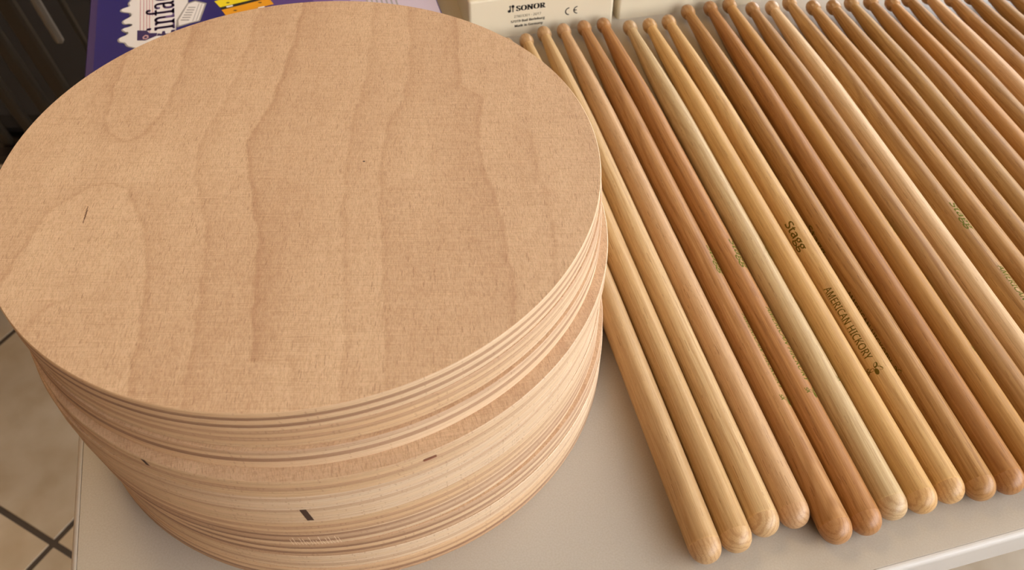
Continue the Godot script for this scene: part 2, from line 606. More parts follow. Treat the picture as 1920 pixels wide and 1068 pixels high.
# ============================ table ==========================================
func build_table() -> void:
	var t := thing("table", "beige laminate table with pale rounded edge band under discs and drumsticks", "table", Vector3(0, FLOOR_Y, 0), TABLE_TURN)
	var tex := speckle(Color(0.715, 0.660, 0.580), Color(0.755, 0.710, 0.638), 21, 0.12)
	var lam := mat(Color(1, 1, 1), 0.42, tex, "table_laminate")
	lam.uv1_triplanar = true
	lam.uv1_scale = Vector3(14, 14, 14)
	var band := mat(Color(0.81, 0.775, 0.725), 0.38, null, "edge_band")
	var steel := mat(Color(0.55, 0.55, 0.56), 0.35, null, "leg_paint")
	var a0 := -0.1396
	var a1 := 1.25
	var b1 := -0.1194
	var b0 := -0.92
	var top := -FLOOR_Y
	part("table_top", cbox(Vector3(a1 - a0, 0.019, b1 - b0), 0.0003), lam, t, Vector3((a0 + a1) / 2.0, top - 0.0095, (b0 + b1) / 2.0))
	# edge band 3 mm proud all round, rounded at its top and bottom
	var w := 0.003
	for k in 4:
		var long := (a1 - a0 + 2.0 * w) if k % 2 == 0 else (b1 - b0)
		var st := SurfaceTool.new()
		st.begin(Mesh.PRIMITIVE_TRIANGLES)
		var prof: Array[Vector2] = [Vector2(0.0001, -0.019), Vector2(0.0001, 0.0)]
		for q in 7:
			var an := PI / 2.0 * q / 6.0
			prof.append(Vector2(w - 0.0026 + sin(an) * 0.0026, -0.0026 + cos(an) * 0.0026))
		for q in 5:
			var an := PI / 2.0 * q / 4.0
			prof.append(Vector2(w - 0.0015 + cos(an) * 0.0015, -0.0175 - sin(an) * 0.0015))
		for i in prof.size():
			var p := prof[i]
			var q := prof[(i + 1) % prof.size()]
			var nn := Vector2(-(q.y - p.y), q.x - p.x).normalized()
			quad(st, Vector3(-long / 2.0, p.y, p.x), Vector3(long / 2.0, p.y, p.x), Vector3(long / 2.0, q.y, q.x), Vector3(-long / 2.0, q.y, q.x), Vector3(0, nn.y, nn.x))
		var m := st.commit()
		if k == 0:
			part("edge_band", m, band, t, Vector3((a0 + a1) / 2.0, top, b1))
		elif k == 1:
			part("edge_band", m, band, t, Vector3(a1, top, (b0 + b1) / 2.0), Vector3(0, PI / 2.0, 0))
		elif k == 2:
			part("edge_band", m, band, t, Vector3((a0 + a1) / 2.0, top, b0), Vector3(0, PI, 0))
		else:
			part("edge_band", m, band, t, Vector3(a0, top, (b0 + b1) / 2.0), Vector3(0, -PI / 2.0, 0))
	for sx in [0, 1]:
		for sz in [0, 1]:
			part("leg", cbox(Vector3(0.04, top - 0.0192, 0.04), 0.003), steel, t, Vector3(lerpf(a0 + 0.06, a1 - 0.06, sx), (top - 0.0192) / 2.0, lerpf(b0 + 0.06, b1 - 0.06, sz)))


# ============================ discs ==========================================
func disc_ply(y0: float, y1: float, r: float, cap_top: bool, cap_bottom: bool, edge: Material, face: Material) -> ArrayMesh:
	var seg := 180
	var st := SurfaceTool.new()
	st.begin(Mesh.PRIMITIVE_TRIANGLES)
	var prof: Array[Vector2] = []
	var c := 0.00034
	prof.append(Vector2(r - (c if cap_bottom else 0.00006), y0))
	prof.append(Vector2(r, y0 + (c if cap_bottom else 0.00006)))
	prof.append(Vector2(r, y1 - (c if cap_top else 0.00006)))
	prof.append(Vector2(r - (c if cap_top else 0.00006), y1))
	for i in 3:
		var d := prof[i + 1] - prof[i]
		var nn := Vector2(d.y, -d.x).normalized()
		for j in seg:
			var t0 := TAU * j / seg
			var t1 := TAU * (j + 1) / seg
			var p := [Vector3(cos(t0) * prof[i].x, prof[i].y, sin(t0) * prof[i].x), Vector3(cos(t1) * prof[i].x, prof[i].y, sin(t1) * prof[i].x), Vector3(cos(t1) * prof[i + 1].x, prof[i + 1].y, sin(t1) * prof[i + 1].x), Vector3(cos(t0) * prof[i + 1].x, prof[i + 1].y, sin(t0) * prof[i + 1].x)]
			var n0 := Vector3(cos(t0) * nn.x, nn.y, sin(t0) * nn.x)
			var n1 := Vector3(cos(t1) * nn.x, nn.y, sin(t1) * nn.x)
			var v0 := (prof[i].y - y0) / (y1 - y0)
			var v1 := (prof[i + 1].y - y0) / (y1 - y0)
			var uv := [Vector2(float(j) / seg, v0), Vector2(float(j + 1) / seg, v0), Vector2(float(j + 1) / seg, v1), Vector2(float(j) / seg, v1)]
			tri(st, [p[0], p[1], p[2]], [n0, n1, n1], [uv[0], uv[1], uv[2]])
			tri(st, [p[0], p[2], p[3]], [n0, n1, n0], [uv[0], uv[2], uv[3]])
	var mesh := st.commit()
	mesh.surface_set_material(0, edge)
	var caps := SurfaceTool.new()
	caps.begin(Mesh.PRIMITIVE_TRIANGLES)
	for side in [0, 1]:
		var rr := prof[0].x if side == 0 else prof[3].x
		var y := y0 if side == 0 else y1
		var n := Vector3(0, -1 if side == 0 else 1, 0)
		for j in seg:
			var t0 := TAU * j / seg
			var t1 := TAU * (j + 1) / seg
			var a := Vector3(cos(t0) * rr, y, sin(t0) * rr)
			var b := Vector3(cos(t1) * rr, y, sin(t1) * rr)
			tri(caps, [Vector3(0, y, 0), a, b], [n, n, n], [Vector2(0.5, 0.5), Vector2(a.x / r * 0.5 + 0.5, a.z / r * 0.5 + 0.5), Vector2(b.x / r * 0.5 + 0.5, b.z / r * 0.5 + 0.5)])
	caps.generate_tangents()
	caps.commit(mesh)
	mesh.surface_set_material(1, face)
	return mesh


func edge_mark(parent: Node3D, called: String, th0: float, th1: float, y0: float, y1: float, lean: float, m: Material, label: String) -> void:
	# a thin inlaid patch in the disc's edge
	var st := SurfaceTool.new()
	st.begin(Mesh.PRIMITIVE_TRIANGLES)
	var r := DISC_R + 0.00012
	var steps := maxi(4, int(absf(th1 - th0) * 60.0))
	for i in steps:
		var f0 := float(i) / steps
		var f1 := float(i + 1) / steps
		var v := []
		var n := []
		for q in [[f0, 0.0], [f1, 0.0], [f1, 1.0], [f0, 1.0]]:
			var th: float = lerpf(th0, th1, q[0]) + lean * (1.0 - q[1])
			n.append(Vector3(cos(th), 0, sin(th)))
			v.append(Vector3(cos(th) * r, lerpf(y0, y1, q[1]), sin(th) * r))
		tri(st, [v[0], v[1], v[2]], [n[0], n[1], n[2]], [Vector2.ZERO, Vector2.RIGHT, Vector2.DOWN])
		tri(st, [v[0], v[2], v[3]], [n[0], n[2], n[3]], [Vector2.ZERO, Vector2.RIGHT, Vector2.DOWN])
	part(called, st.commit(), m, parent).set_meta("label", label)


func build_discs() -> void:
	var face_top := mat(Color(1, 1, 1), 0.62, veneer_face(true, 4), "beech_veneer_top")
	var face_low := mat(Color(1, 1, 1), 0.62, veneer_face(false, 31), "beech_veneer")
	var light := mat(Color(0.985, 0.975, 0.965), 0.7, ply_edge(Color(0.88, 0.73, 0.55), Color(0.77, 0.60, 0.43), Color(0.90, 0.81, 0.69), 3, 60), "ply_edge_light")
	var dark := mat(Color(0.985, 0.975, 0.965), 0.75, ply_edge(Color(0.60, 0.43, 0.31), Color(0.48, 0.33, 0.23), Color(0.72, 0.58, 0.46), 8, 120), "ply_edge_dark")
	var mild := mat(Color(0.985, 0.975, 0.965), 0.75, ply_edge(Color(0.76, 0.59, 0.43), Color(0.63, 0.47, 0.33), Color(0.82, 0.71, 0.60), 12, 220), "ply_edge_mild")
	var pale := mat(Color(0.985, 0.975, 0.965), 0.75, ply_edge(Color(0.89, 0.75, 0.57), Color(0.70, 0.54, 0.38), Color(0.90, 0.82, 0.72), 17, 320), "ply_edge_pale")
	var knot := mat(Color(0.27, 0.17, 0.10), 0.8, null, "knot")  # also colours the gap shade painted on the seventh disc
	var rub := mat(Color(0.93, 0.82, 0.68), 0.8, null, "scuff")
	for f in [face_top, face_low]:
		f.normal_enabled = true
		f.normal_scale = 0.6
		f.normal_texture = veneer_relief()
	# x, z of each disc, top first; how it is turned; look of its five plies
	var where := [[-0.0893, -0.2935], [-0.0882, -0.2938], [-0.0875, -0.2921], [-0.0845, -0.2863], [-0.0866, -0.2868], [-0.0862, -0.2872], [-0.0853, -0.2878], [-0.0850, -0.2888], [-0.0826, -0.2889], [-0.0820, -0.2887], [-0.0820, -0.2883]]
	var turn := [0.0, 0.35, -0.25, 0.2, -0.5, -0.3, 0.4, -0.15, 0.15, -0.4, 0.5]
	var look := ["LDLDL", "MLMLP", "MLDLL", "PLMPL", "PMPLP", "MPLPP", "PLMLM", "LDMDL", "MDLDM", "PLPML", "LMLDM"]
	var say := ["topmost plywood disc of the stack, beech face fully in view", "second plywood disc from the top of the stack", "third plywood disc from the top, just above the wide step", "fourth plywood disc from the top, its shaded rim stepping out", "fifth plywood disc from the top of the stack", "sixth plywood disc from the top, dark knot in its edge", "seventh plywood disc from the top of the stack", "eighth plywood disc from the top, pale scuff on its edge", "third plywood disc from the bottom of the stack", "second plywood disc from the bottom of the stack", "bottom plywood disc of the stack, lying on the beige table"]
	var by := {"L": light, "D": dark, "M": mild, "P": pale}
	var rr := RandomNumberGenerator.new()
	rr.seed = 5
	for k in 11:
		var y := (10 - k) * DISC_T
		var d := thing("plywood_disc", say[k], "disc", Vector3(where[k][0], y, where[k][1]), 0.0, "round plywood discs in the stack")
		var cut := [0.0, 0.205, 0.385, 0.60, 0.80, 1.0]
		for i in 5:
			# ply 0 is the top one
			var y1: float = DISC_T * (1.0 - cut[i])
			var y0: float = DISC_T * (1.0 - cut[i + 1])
			var r := DISC_R - (0.0 if i % 2 == 0 else 0.00008) - rr.randf_range(0.0, 0.00006)
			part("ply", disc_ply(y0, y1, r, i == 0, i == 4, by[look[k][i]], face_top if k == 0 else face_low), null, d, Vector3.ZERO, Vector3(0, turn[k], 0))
		if k == 5:
			edge_mark(d, "knot", 1.520, 1.500, 0.0020, 0.0106, -0.013, knot, "dark brown knot in the pale edge")
		if k == 3:
			edge_mark(d, "knot", 1.976, 1.962, 0.0072, 0.0105, -0.01, knot, "small dark chip in the edge")
			edge_mark(d, "stain", 1.150, 1.110, 0.0062, 0.0076, 0.0, mat(Color(0.50, 0.30, 0.20), 0.8), "short reddish streak in the edge")
		if k == 6:
			edge_mark(d, "gap_shade", 1.886, 1.665, 0.01012, 0.01075, 0.0, knot, "dark strip painted as the shade of the gap under the sixth disc")  # shade between this disc and the one above, painted as a dark strip
		if k == 7:
			for q in 16:
				var th := 1.60 - q * 0.010
				edge_mark(d, "scuff", th, th - 0.0016, 0.0004, 0.0050 + 0.002 * sin(q * 2.3), -0.007, rub, "pale scuff lines across the edge")


# ============================ drumsticks =====================================
func build_sticks() -> void:
	# butt x, butt z, direction, length, colour, grain
	var S := [
		[0.0842, -0.1652, -12.83, 0.4002],
		[0.0981, -0.1702, -12.82, 0.4004],
		[0.1114, -0.1775, -12.82, 0.4024],
		[0.1255, -0.1815, -12.82, 0.4018],
		[0.1424, -0.1740, -12.73, 0.4135],
		[0.1564, -0.1781, -12.70, 0.4127],
		[0.1696, -0.1852, -12.26, 0.4011],
		[0.1838, -0.1883, -12.22, 0.4006],
		[0.1976, -0.1932, -12.15, 0.4001],
		[0.2120, -0.1945, -11.61, 0.4118],
		[0.2261, -0.1976, -11.13, 0.4127],
		[0.2400, -0.2028, -11.06, 0.4110],
		[0.2551, -0.2035, -11.06, 0.4050],
		[0.2700, -0.2051, -11.06, 0.4050],
		[0.2854, -0.2056, -11.08, 0.4110],
		[0.3008, -0.2056, -11.09, 0.4050],
		[0.3159, -0.2061, -11.09, 0.4050],
		[0.3315, -0.2048, -11.09, 0.4110],
		[0.3452, -0.2126, -11.09, 0.4050],
		[0.3608, -0.2109, -11.09, 0.4050],
		[0.3761, -0.2106, -11.09, 0.4110]]
	for k in range(21, 28):
		S.append([0.3761 + (k - 20) * 0.0155, -0.2115 - (k - 20) * 0.0026 + rng.randf_range(-0.0015, 0.0015), -11.09, 0.4050 + (0.005 if k % 3 == 0 else 0.0)])
	var tone := [Color(0.834, 0.698, 0.506), Color(0.852, 0.718, 0.516), Color(0.862, 0.737, 0.545), Color(0.844, 0.698, 0.525), Color(0.759, 0.574, 0.368), Color(0.740, 0.540, 0.325), Color(0.852, 0.756, 0.584), Color(0.880, 0.727, 0.487), Color(0.870, 0.718, 0.487), Color(0.748, 0.574, 0.346), Color(0.725, 0.525, 0.305), Color(0.784, 0.604, 0.357), Color(0.755, 0.593, 0.388), Color(0.930, 0.805, 0.635), Color(0.784, 0.623, 0.398), Color(0.800, 0.632, 0.408), Color(0.755, 0.593, 0.377), Color(0.784, 0.633, 0.409), Color(0.755, 0.583, 0.367), Color(0.804, 0.604, 0.357), Color(0.765, 0.604, 0.388), Color(0.900, 0.735, 0.550), Color(0.775, 0.604, 0.398), Color(0.748, 0.583, 0.367), Color(0.775, 0.623, 0.419), Color(0.748, 0.593, 0.388), Color(0.784, 0.623, 0.409), Color(0.765, 0.604, 0.388)]
	var grains: Array[ImageTexture] = []
	grains.append(stick_grain(2, 0.30, 200, 0.10))
	grains.append(stick_grain(13, 0.35, 360, 0.16))
	grains.append(stick_grain(24, 0.42, 560, 0.28))
	grains.append(stick_grain(35, 0.38, 420, 0.22))
	grains.append(stick_grain(46, 0.28, 90, 0.06))
	grains.append(stick_grain(57, 0.22, 900, 0.06))
	var pick := [0, 0, 1, 5, 2, 3, 1, 4, 1, 2, 3, 4, 3, 0, 2, 3, 2, 3, 1, 4, 3, 0, 2, 3, 1, 2, 3, 0]
	var say := ["pale tan drumstick nearest the disc stack, its butt end foremost", "pale tan drumstick, second from the disc stack", "pale straw drumstick, third from the disc stack", "pinkish tan drumstick with dark flecks, fourth from the disc stack",
		"brown drumstick with worn green print, fifth from the disc stack", "brown drumstick with green print, sixth from the disc stack", "greyish cream drumstick, seventh from the disc stack", "honey yellow drumstick without print, eighth from the disc stack",
		"tan drumstick whose brown print faces up in full, ninth from the stack", "brown drumstick with print on its shaded side, tenth from the stack", "dark brown drumstick, eleventh from the disc stack", "golden brown drumstick, twelfth from the disc stack",
		"brown drumstick left of the palest one, thirteenth from the stack", "pale cream drumstick among brown ones, fourteenth from the disc stack", "brown drumstick with green print at the right edge, fifteenth from the stack", "light brown drumstick, sixteenth from the disc stack",
		"brown drumstick, seventeenth from the disc stack", "light brown drumstick, eighteenth from the disc stack", "brown drumstick, nineteenth from the disc stack", "orange brown drumstick, twentieth from the disc stack", "brown drumstick, twenty-first from the disc stack",
		"pinkish pale drumstick at the upper right, twenty-second from the stack", "brown drumstick just right of the pinkish one, upper right", "brown drumstick, twenty-fourth from the disc stack", "light brown drumstick, twenty-fifth from the disc stack", "brown drumstick, twenty-sixth from the disc stack", "brown drumstick, twenty-seventh from the disc stack", "brown drumstick in the upper right corner, last of the row"]
	var ink_green := mat(Color(0.38, 0.38, 0.14), 0.9, null, "green_ink")
	var ink_brown := mat(Color(0.40, 0.32, 0.11), 0.9, null, "olive_ink")
	var thin := 0.00722
	var thick := 0.0074
	for ink in [ink_green, ink_brown]:
		ink.metallic_specular = 0.15
	# bead-shaped tip
	var bead: Array[Vector2] = [Vector2(0.0, 0.0)]
	bead[0] = Vector2(0.0034, 0.0)
	for q in [[0.0037, 0.0006], [0.0043, 0.0014], [0.0048, 0.0026], [0.00505, 0.0042], [0.0051, 0.0058], [0.0049, 0.0076], [0.0044, 0.0092], [0.0036, 0.0106], [0.0025, 0.0117], [0.0012, 0.0123], [0.0, 0.0125]]:
		bead.append(Vector2(q[0], q[1]))
	var bead_mesh := lathe(bead, 28)
	var shafts := {}
	var butts := {}
	var ends := [end_grain(3), end_grain(19)]
	for k in 28:
		var L: float = S[k][3]
		var r := thin if k < 11 else thick
		var key := [L, r]
		if not shafts.has(key):
			var p: Array[Vector2] = []
			for i in 9:
				p.append(Vector2(r, lerpf(0.0080, L - 0.112, i / 8.0)))
			for i in range(1, 15):
				var f := i / 14.0
				p.append(Vector2(lerpf(r, 0.0036, pow(f, 1.18)) + 0.00025 * sin(PI * f), L - 0.112 + f * 0.0998))
			p.append(Vector2(0.0033, L - 0.0120))
			shafts[key] = lathe(p, 40)
		var d := thing("drumstick", say[k], "drumstick", Vector3(S[k][0], 0, S[k][1]), -deg_to_rad(S[k][2]), "drumsticks in the row on the table")
		var m := mat(tone[k], 0.52, grains[pick[k]], "hickory")
		m.metallic_specular = 0.38
		m.uv1_offset = Vector3(fmod(k * 0.37, 1.0), 0, 0)
		m.uv1_scale = Vector3(1, 1 if k % 2 == 0 else -1, 1)
		var tm := mat(tone[k].lerp(Color(0.70, 0.54, 0.40), 0.45), 0.24, grains[4], "hickory_tip")
		tm.uv1_scale = Vector3(1, 0.05, 1)
		part("shaft", shafts[key], m, d, Vector3(0, r, 0))
		var end := [r, k % 5]
		if not butts.has(end):
			butts[end] = butt_dome(r - 0.00002, (k % 5) * 1.3)
		var em := mat(tone[k].lerp(Color(0.74, 0.58, 0.43), 0.16), 0.4, ends[k % 2], "hickory_end_grain")
		part("butt_end", butts[end], em, d, Vector3(0, r, 0))
		part("tip", bead_mesh, tm, d, Vector3(0, r, -(L - 0.0125)))
		match k:
			4: print_stick(d, r, 50.0, ink_green)
			5: print_stick(d, r, 40.0, ink_green)
			6: print_stick(d, r, 75.0, ink_green)
			8: print_stick(d, r, -36.0, ink_brown)
			9: print_stick(d, r, -84.0, ink_brown)
			11: print_stick(d, r, 72.0, ink_green)
			14: print_stick(d, r, 18.0, ink_green)


func butt_dome(r: float, spin: float) -> ArrayMesh:
	# rounded butt; the texture lies across it, as the wood's end grain does
	var p: Array[Vector2] = []
	for i in 13:
		var a := PI / 2.0 * i / 12.0
		p.append(Vector2(r * pow(sin(a), 0.86), 0.0080 * (1.0 - cos(a))))
	var st := SurfaceTool.new()
	st.begin(Mesh.PRIMITIVE_TRIANGLES)
	var seg := 40
	for i in 12:
		for j in seg:
			var v := []
			var n := []
			var uv := []
			for q in [[i, j], [i, j + 1], [i + 1, j + 1], [i + 1, j]]:
				var a: float = TAU * q[1] / seg
				var o: Vector2 = p[q[0]]
				var d: Vector2 = p[mini(q[0] + 1, 12)] - p[maxi(q[0] - 1, 0)]
				var m := Vector2(d.y, -d.x).normalized()
				v.append(Vector3(sin(a) * o.x, cos(a) * o.x, -o.y))
				n.append(Vector3(sin(a) * m.x, cos(a) * m.x, -m.y) if q[0] > 0 else Vector3(0, 0, 1))
				uv.append(Vector2(sin(a + spin), cos(a + spin)) * o.x / r * 0.5 + Vector2(0.5, 0.5))
			tri(st, [v[0], v[1], v[2]], [n[0], n[1], n[2]], [uv[0], uv[1], uv[2]])
			tri(st, [v[0], v[2], v[3]], [n[0], n[2], n[3]], [uv[0], uv[2], uv[3]])
	return st.commit()


func end_grain(seed_: int) -> ImageTexture:
	var n := FastNoiseLite.new()
	n.seed = seed_
	n.frequency = 0.03
	var im := Image.create_empty(128, 128, false, Image.FORMAT_RGB8)
	for y in 128:
		for x in 128:
			var d := Vector2(x + 60.0, y - 50.0).length() + n.get_noise_2d(x, y) * 7.0
			var t := smoothstep(0.0, 1.0, sin(d * 0.36)) * 0.36 + n.get_noise_2d(x * 9.0, y * 9.0) * 0.5 + 0.3
			im.set_pixel(x, y, Color(1.0, 0.985, 0.97).lerp(Color(0.80, 0.71, 0.62), clampf(t, 0.0, 1.0)))
	return ImageTexture.create_from_image(im)


func print_stick(d: Node3D, r: float, phi: float, ink: Material) -> void:
	var spot := func(s: float, low: float, p: Vector2) -> Array:
		# p.x runs towards the butt, p.y up the letters, which is round the stick to the right
		var a: float = deg_to_rad(phi) + (low + p.y) / r
		var n := Vector3(sin(a), cos(a), 0)
		return [Vector3(0, r, -(s - p.x)) + n * (r + 0.00004), n]
	curved(d, "lettering", "Stagg", sans, 0.0215, 0.0046, ink, spot.bind(), 0.1760, -0.0022)
	curved(d, "lettering", "AMERICAN HICKORY", sans, 0.0480, 0.0039, ink, spot.bind(), 0.1257, -0.0020)
	curved(d, "lettering", "5A", sans, 0.0030, 0.0020, ink, spot.bind(), 0.0735, -0.0048)
	# a small sprig of leaves
	var st := SurfaceTool.new()
	st.begin(Mesh.PRIMITIVE_TRIANGLES)
	for lf in [[0.0, 0.0, 0.0040, 1.1], [0.0, 0.0, 0.0034, 2.5], [0.0004, 0.0002, 0.0036, -0.1], [0.0004, -0.0004, 0.0030, -1.6]]:
		var ring := []
		for i in 10:
			var a := TAU * i / 10.0
			var q := Vector2(lf[2] * 0.5 + cos(a) * lf[2] * 0.5, sin(a) * lf[2] * 0.30)
			ring.append(q.rotated(lf[3]) + Vector2(lf[0], lf[1]))
		for i in range(1, 9):
			var v := []
			var n := []
			for q in [ring[0], ring[i], ring[i + 1]]:
				var o: Array = spot.call(0.0718, 0.0, q)
				v.append(o[0])
				n.append(o[1])
			tri(st, v, n, [Vector2.ZERO, Vector2.RIGHT, Vector2.DOWN])
	part("leaf_emblem", st.commit(), ink, d)


func curved(d: Node3D, called: String, text: String, font: Font, length: float, cap: float, ink: Material, spot: Callable, s: float, low: float) -> void:
	var st := SurfaceTool.new()
	st.begin(Mesh.PRIMITIVE_TRIANGLES)
	var tris := split(letters(text, font), 0.0009, length, cap)
	var heavy := [Vector2.ZERO, Vector2(0.00018, 0.0001), Vector2(-0.00018, -0.0001)] if text == "Stagg" else [Vector2(-0.00007, 0.0), Vector2(0.00007, 0.0001)]
	for h in heavy:
		for t in tris:
			var v := []
			var n := []
			for p in t:
				var o: Array = spot.call(s, low, p + h)
				v.append(o[0])
				n.append(o[1])
			tri(st, v, n, [Vector2.ZERO, Vector2.RIGHT, Vector2.DOWN])
	part(called, st.commit(), ink, d)


# ============================ boxes ==========================================
func build_boxes() -> void:
	var cream := mat(Color(0.87, 0.81, 0.69), 0.45, null, "cream_lacquer")
	var black := mat(Color(0.05, 0.045, 0.04), 0.5, null, "black_print")
	for k in 2:
		var corner := Vector3(-0.030, 0, -0.5649) if k == 0 else Vector3(0.0790, 0, -0.5929)
		var turn := deg_to_rad(11.9 if k == 0 else 11.6)
		var t := thing("cream_box", ["cream lacquered box with black printing on its front, behind the tips", "cream lacquered box without print, right of the printed one"][k], "box", corner, turn, "cream boxes at the back of the table")
		var w := 0.107
		var h := 0.0315
		part("body", rounded_box(w, h, 0.23, 0.0024), cream, t, Vector3(w / 2.0, 0, -0.115))
		part("lid_rim", cbox(Vector3(w - 0.010, 0.0016, 0.22), 0.0006), cream, t, Vector3(w / 2.0, h + 0.0008, -0.115))
		if k == 0:
			var front := func(x: float, y: float, p: Vector2) -> Array:
				return [Vector3(x + p.x, y + p.y + p.x * 0.02, 0.00006), Vector3(0, 0, 1)]
			on_face(t, "lettering", "SONOR", serif, 0.0210, 0.0040, black, front.bind(), 0.0345, 0.0203, 3)
			on_face(t, "lettering", "27803301 - 2017", sans, 0.0198, 0.0019, black, front.bind(), 0.0327, 0.0150, 0)
			on_face(t, "lettering", "57319 Bad Berleburg", sans, 0.0250, 0.0019, black, front.bind(), 0.0304, 0.0111, 1)
			on_face(t, "lettering", "Made in Germany", sans, 0.0206, 0.0019, black, front.bind(), 0.0333, 0.0073, 1)
			emblem(t, black)
			ce_mark(t, black)


func rounded_box(w: float, h: float, d: float, r: float) -> ArrayMesh:
	# upright edges and the rim rounded
	var st := SurfaceTool.new()
	st.begin(Mesh.PRIMITIVE_TRIANGLES)
	var ring := func(inset: float) -> Array:
		var out := []
		for q in 4:
			for i in 5:
				var a := PI / 2.0 * q + PI / 2.0 * i / 4.0
				var c: Vector2 = [Vector2(w / 2.0 - r, d / 2.0 - r), Vector2(-w / 2.0 + r, d / 2.0 - r), Vector2(-w / 2.0 + r, -d / 2.0 + r), Vector2(w / 2.0 - r, -d / 2.0 + r)][q]
				out.append([c + Vector2(cos(a), sin(a)) * (r - inset), Vector2(cos(a), sin(a))])
		return out
	var levels := [[0.0, 0.0, 0.0]]
	for i in 5:
		var a := PI / 2.0 * i / 4.0
		levels.append([h - 0.0016 + sin(a) * 0.0016, (1.0 - cos(a)) * 0.0016, sin(a)])
	for l in levels.size() - 1:
		var A: Array = ring.call(levels[l][1])
		var B: Array = ring.call(levels[l + 1][1])
		for i in 20:
			var j := (i + 1) % 20
			var v := [Vector3(A[i][0].x, levels[l][0], A[i][0].y), Vector3(A[j][0].x, levels[l][0], A[j][0].y), Vector3(B[j][0].x, levels[l + 1][0], B[j][0].y), Vector3(B[i][0].x, levels[l + 1][0], B[i][0].y)]
			var n := []
			for q in [[A[i][1], levels[l][2]], [A[j][1], levels[l][2]], [B[j][1], levels[l + 1][2]], [B[i][1], levels[l + 1][2]]]:
				var k: float = sqrt(maxf(0.0, 1.0 - q[1] * q[1]))
				n.append(Vector3(q[0].x * k, q[1], q[0].y * k).normalized())
			tri(st, [v[0], v[1], v[2]], [n[0], n[1], n[2]], [Vector2.ZERO, Vector2.RIGHT, Vector2.DOWN])
			tri(st, [v[0], v[2], v[3]], [n[0], n[2], n[3]], [Vector2.ZERO, Vector2.RIGHT, Vector2.DOWN])
	for side in [0, 1]:
		var R: Array = ring.call(0.0016 if side == 1 else 0.0)
		var y := h if side == 1 else 0.0
		var n := Vector3.UP if side == 1 else Vector3.DOWN
		for i in 20:
			var j := (i + 1) % 20
			tri(st, [Vector3(0, y, 0), Vector3(R[i][0].x, y, R[i][0].y), Vector3(R[j][0].x, y, R[j][0].y)], [n, n, n], [Vector2.ZERO, Vector2.RIGHT, Vector2.DOWN])
	return st.commit()


func on_face(t: Node3D, called: String, text: String, font: Font, length: float, cap: float, ink: Material, front: Callable, x: float, y: float, heavy: int) -> void:
	# heavy: printed again a hair to each side, which thickens the strokes
	var st := SurfaceTool.new()
	st.begin(Mesh.PRIMITIVE_TRIANGLES)
	for k in range(-heavy, heavy + 1):
		for tr in split(letters(text, font), 1.0, length, cap):
			var v := []
			for p in tr:
				v.append(front.call(x, y, p)[0] + Vector3(k * 0.00013, 0, absf(k) * 0.000004))
			tri(st, v, [Vector3.BACK, Vector3.BACK, Vector3.BACK], [Vector2.ZERO, Vector2.RIGHT, Vector2.DOWN])
	part(called, st.commit(), ink, t)


func emblem(t: Node3D, ink: Material) -> void:
	# two small mallets side by side, one upright and one upside down
	var st := SurfaceTool.new()
	st.begin(Mesh.PRIMITIVE_TRIANGLES)
	var z := 0.00006
	var dot := func(c: Vector2, rx: float, ry: float) -> void:
		for i in 16:
			var a := TAU * i / 16.0
			var b := TAU * (i + 1) / 16.0
			tri(st, [Vector3(c.x, c.y, z), Vector3(c.x + cos(a) * rx, c.y + sin(a) * ry, z), Vector3(c.x + cos(b) * rx, c.y + sin(b) * ry, z)], [Vector3.BACK, Vector3.BACK, Vector3.BACK], [Vector2.ZERO, Vector2.RIGHT, Vector2.DOWN])
	dot.call(Vector2(0.0293, 0.0208), 0.0013, 0.0011)
	dot.call(Vector2(0.0319, 0.0243), 0.0011, 0.0012)
	quad(st, Vector3(0.0296, 0.0208, z), Vector3(0.0304, 0.0208, z), Vector3(0.0304, 0.0252, z), Vector3(0.0296, 0.0252, z), Vector3.BACK)
	quad(st, Vector3(0.0290, 0.0246, z), Vector3(0.0304, 0.0252, z), Vector3(0.0304, 0.0246, z), Vector3(0.0292, 0.0240, z), Vector3.BACK)
	quad(st, Vector3(0.0315, 0.0198, z), Vector3(0.0323, 0.0198, z), Vector3(0.0323, 0.0243, z), Vector3(0.0315, 0.0243, z), Vector3.BACK)
	part("emblem", st.commit(), ink, t)


func ce_mark(t: Node3D, ink: Material) -> void:
	var st := SurfaceTool.new()
	st.begin(Mesh.PRIMITIVE_TRIANGLES)
	var z := 0.00006
	for c in [Vector2(0.0735, 0.0152), Vector2(0.0797, 0.0156)]:
		for i in 14:
			var a := PI * 0.5 + PI * i / 14.0
			var b := PI * 0.5 + PI * (i + 1) / 14.0
			var ri := 0.0023
			var ro := 0.0031
			quad(st, Vector3(c.x + cos(a) * ri, c.y + sin(a) * ri, z), Vector3(c.x + cos(a) * ro, c.y + sin(a) * ro, z), Vector3(c.x + cos(b) * ro, c.y + sin(b) * ro, z), Vector3(c.x + cos(b) * ri, c.y + sin(b) * ri, z), Vector3.BACK)
	quad(st, Vector3(0.0772, 0.0152, z), Vector3(0.0792, 0.0152, z), Vector3(0.0792, 0.0160, z), Vector3(0.0772, 0.0160, z), Vector3.BACK)
	part("conformity_mark", st.commit(), ink, t)


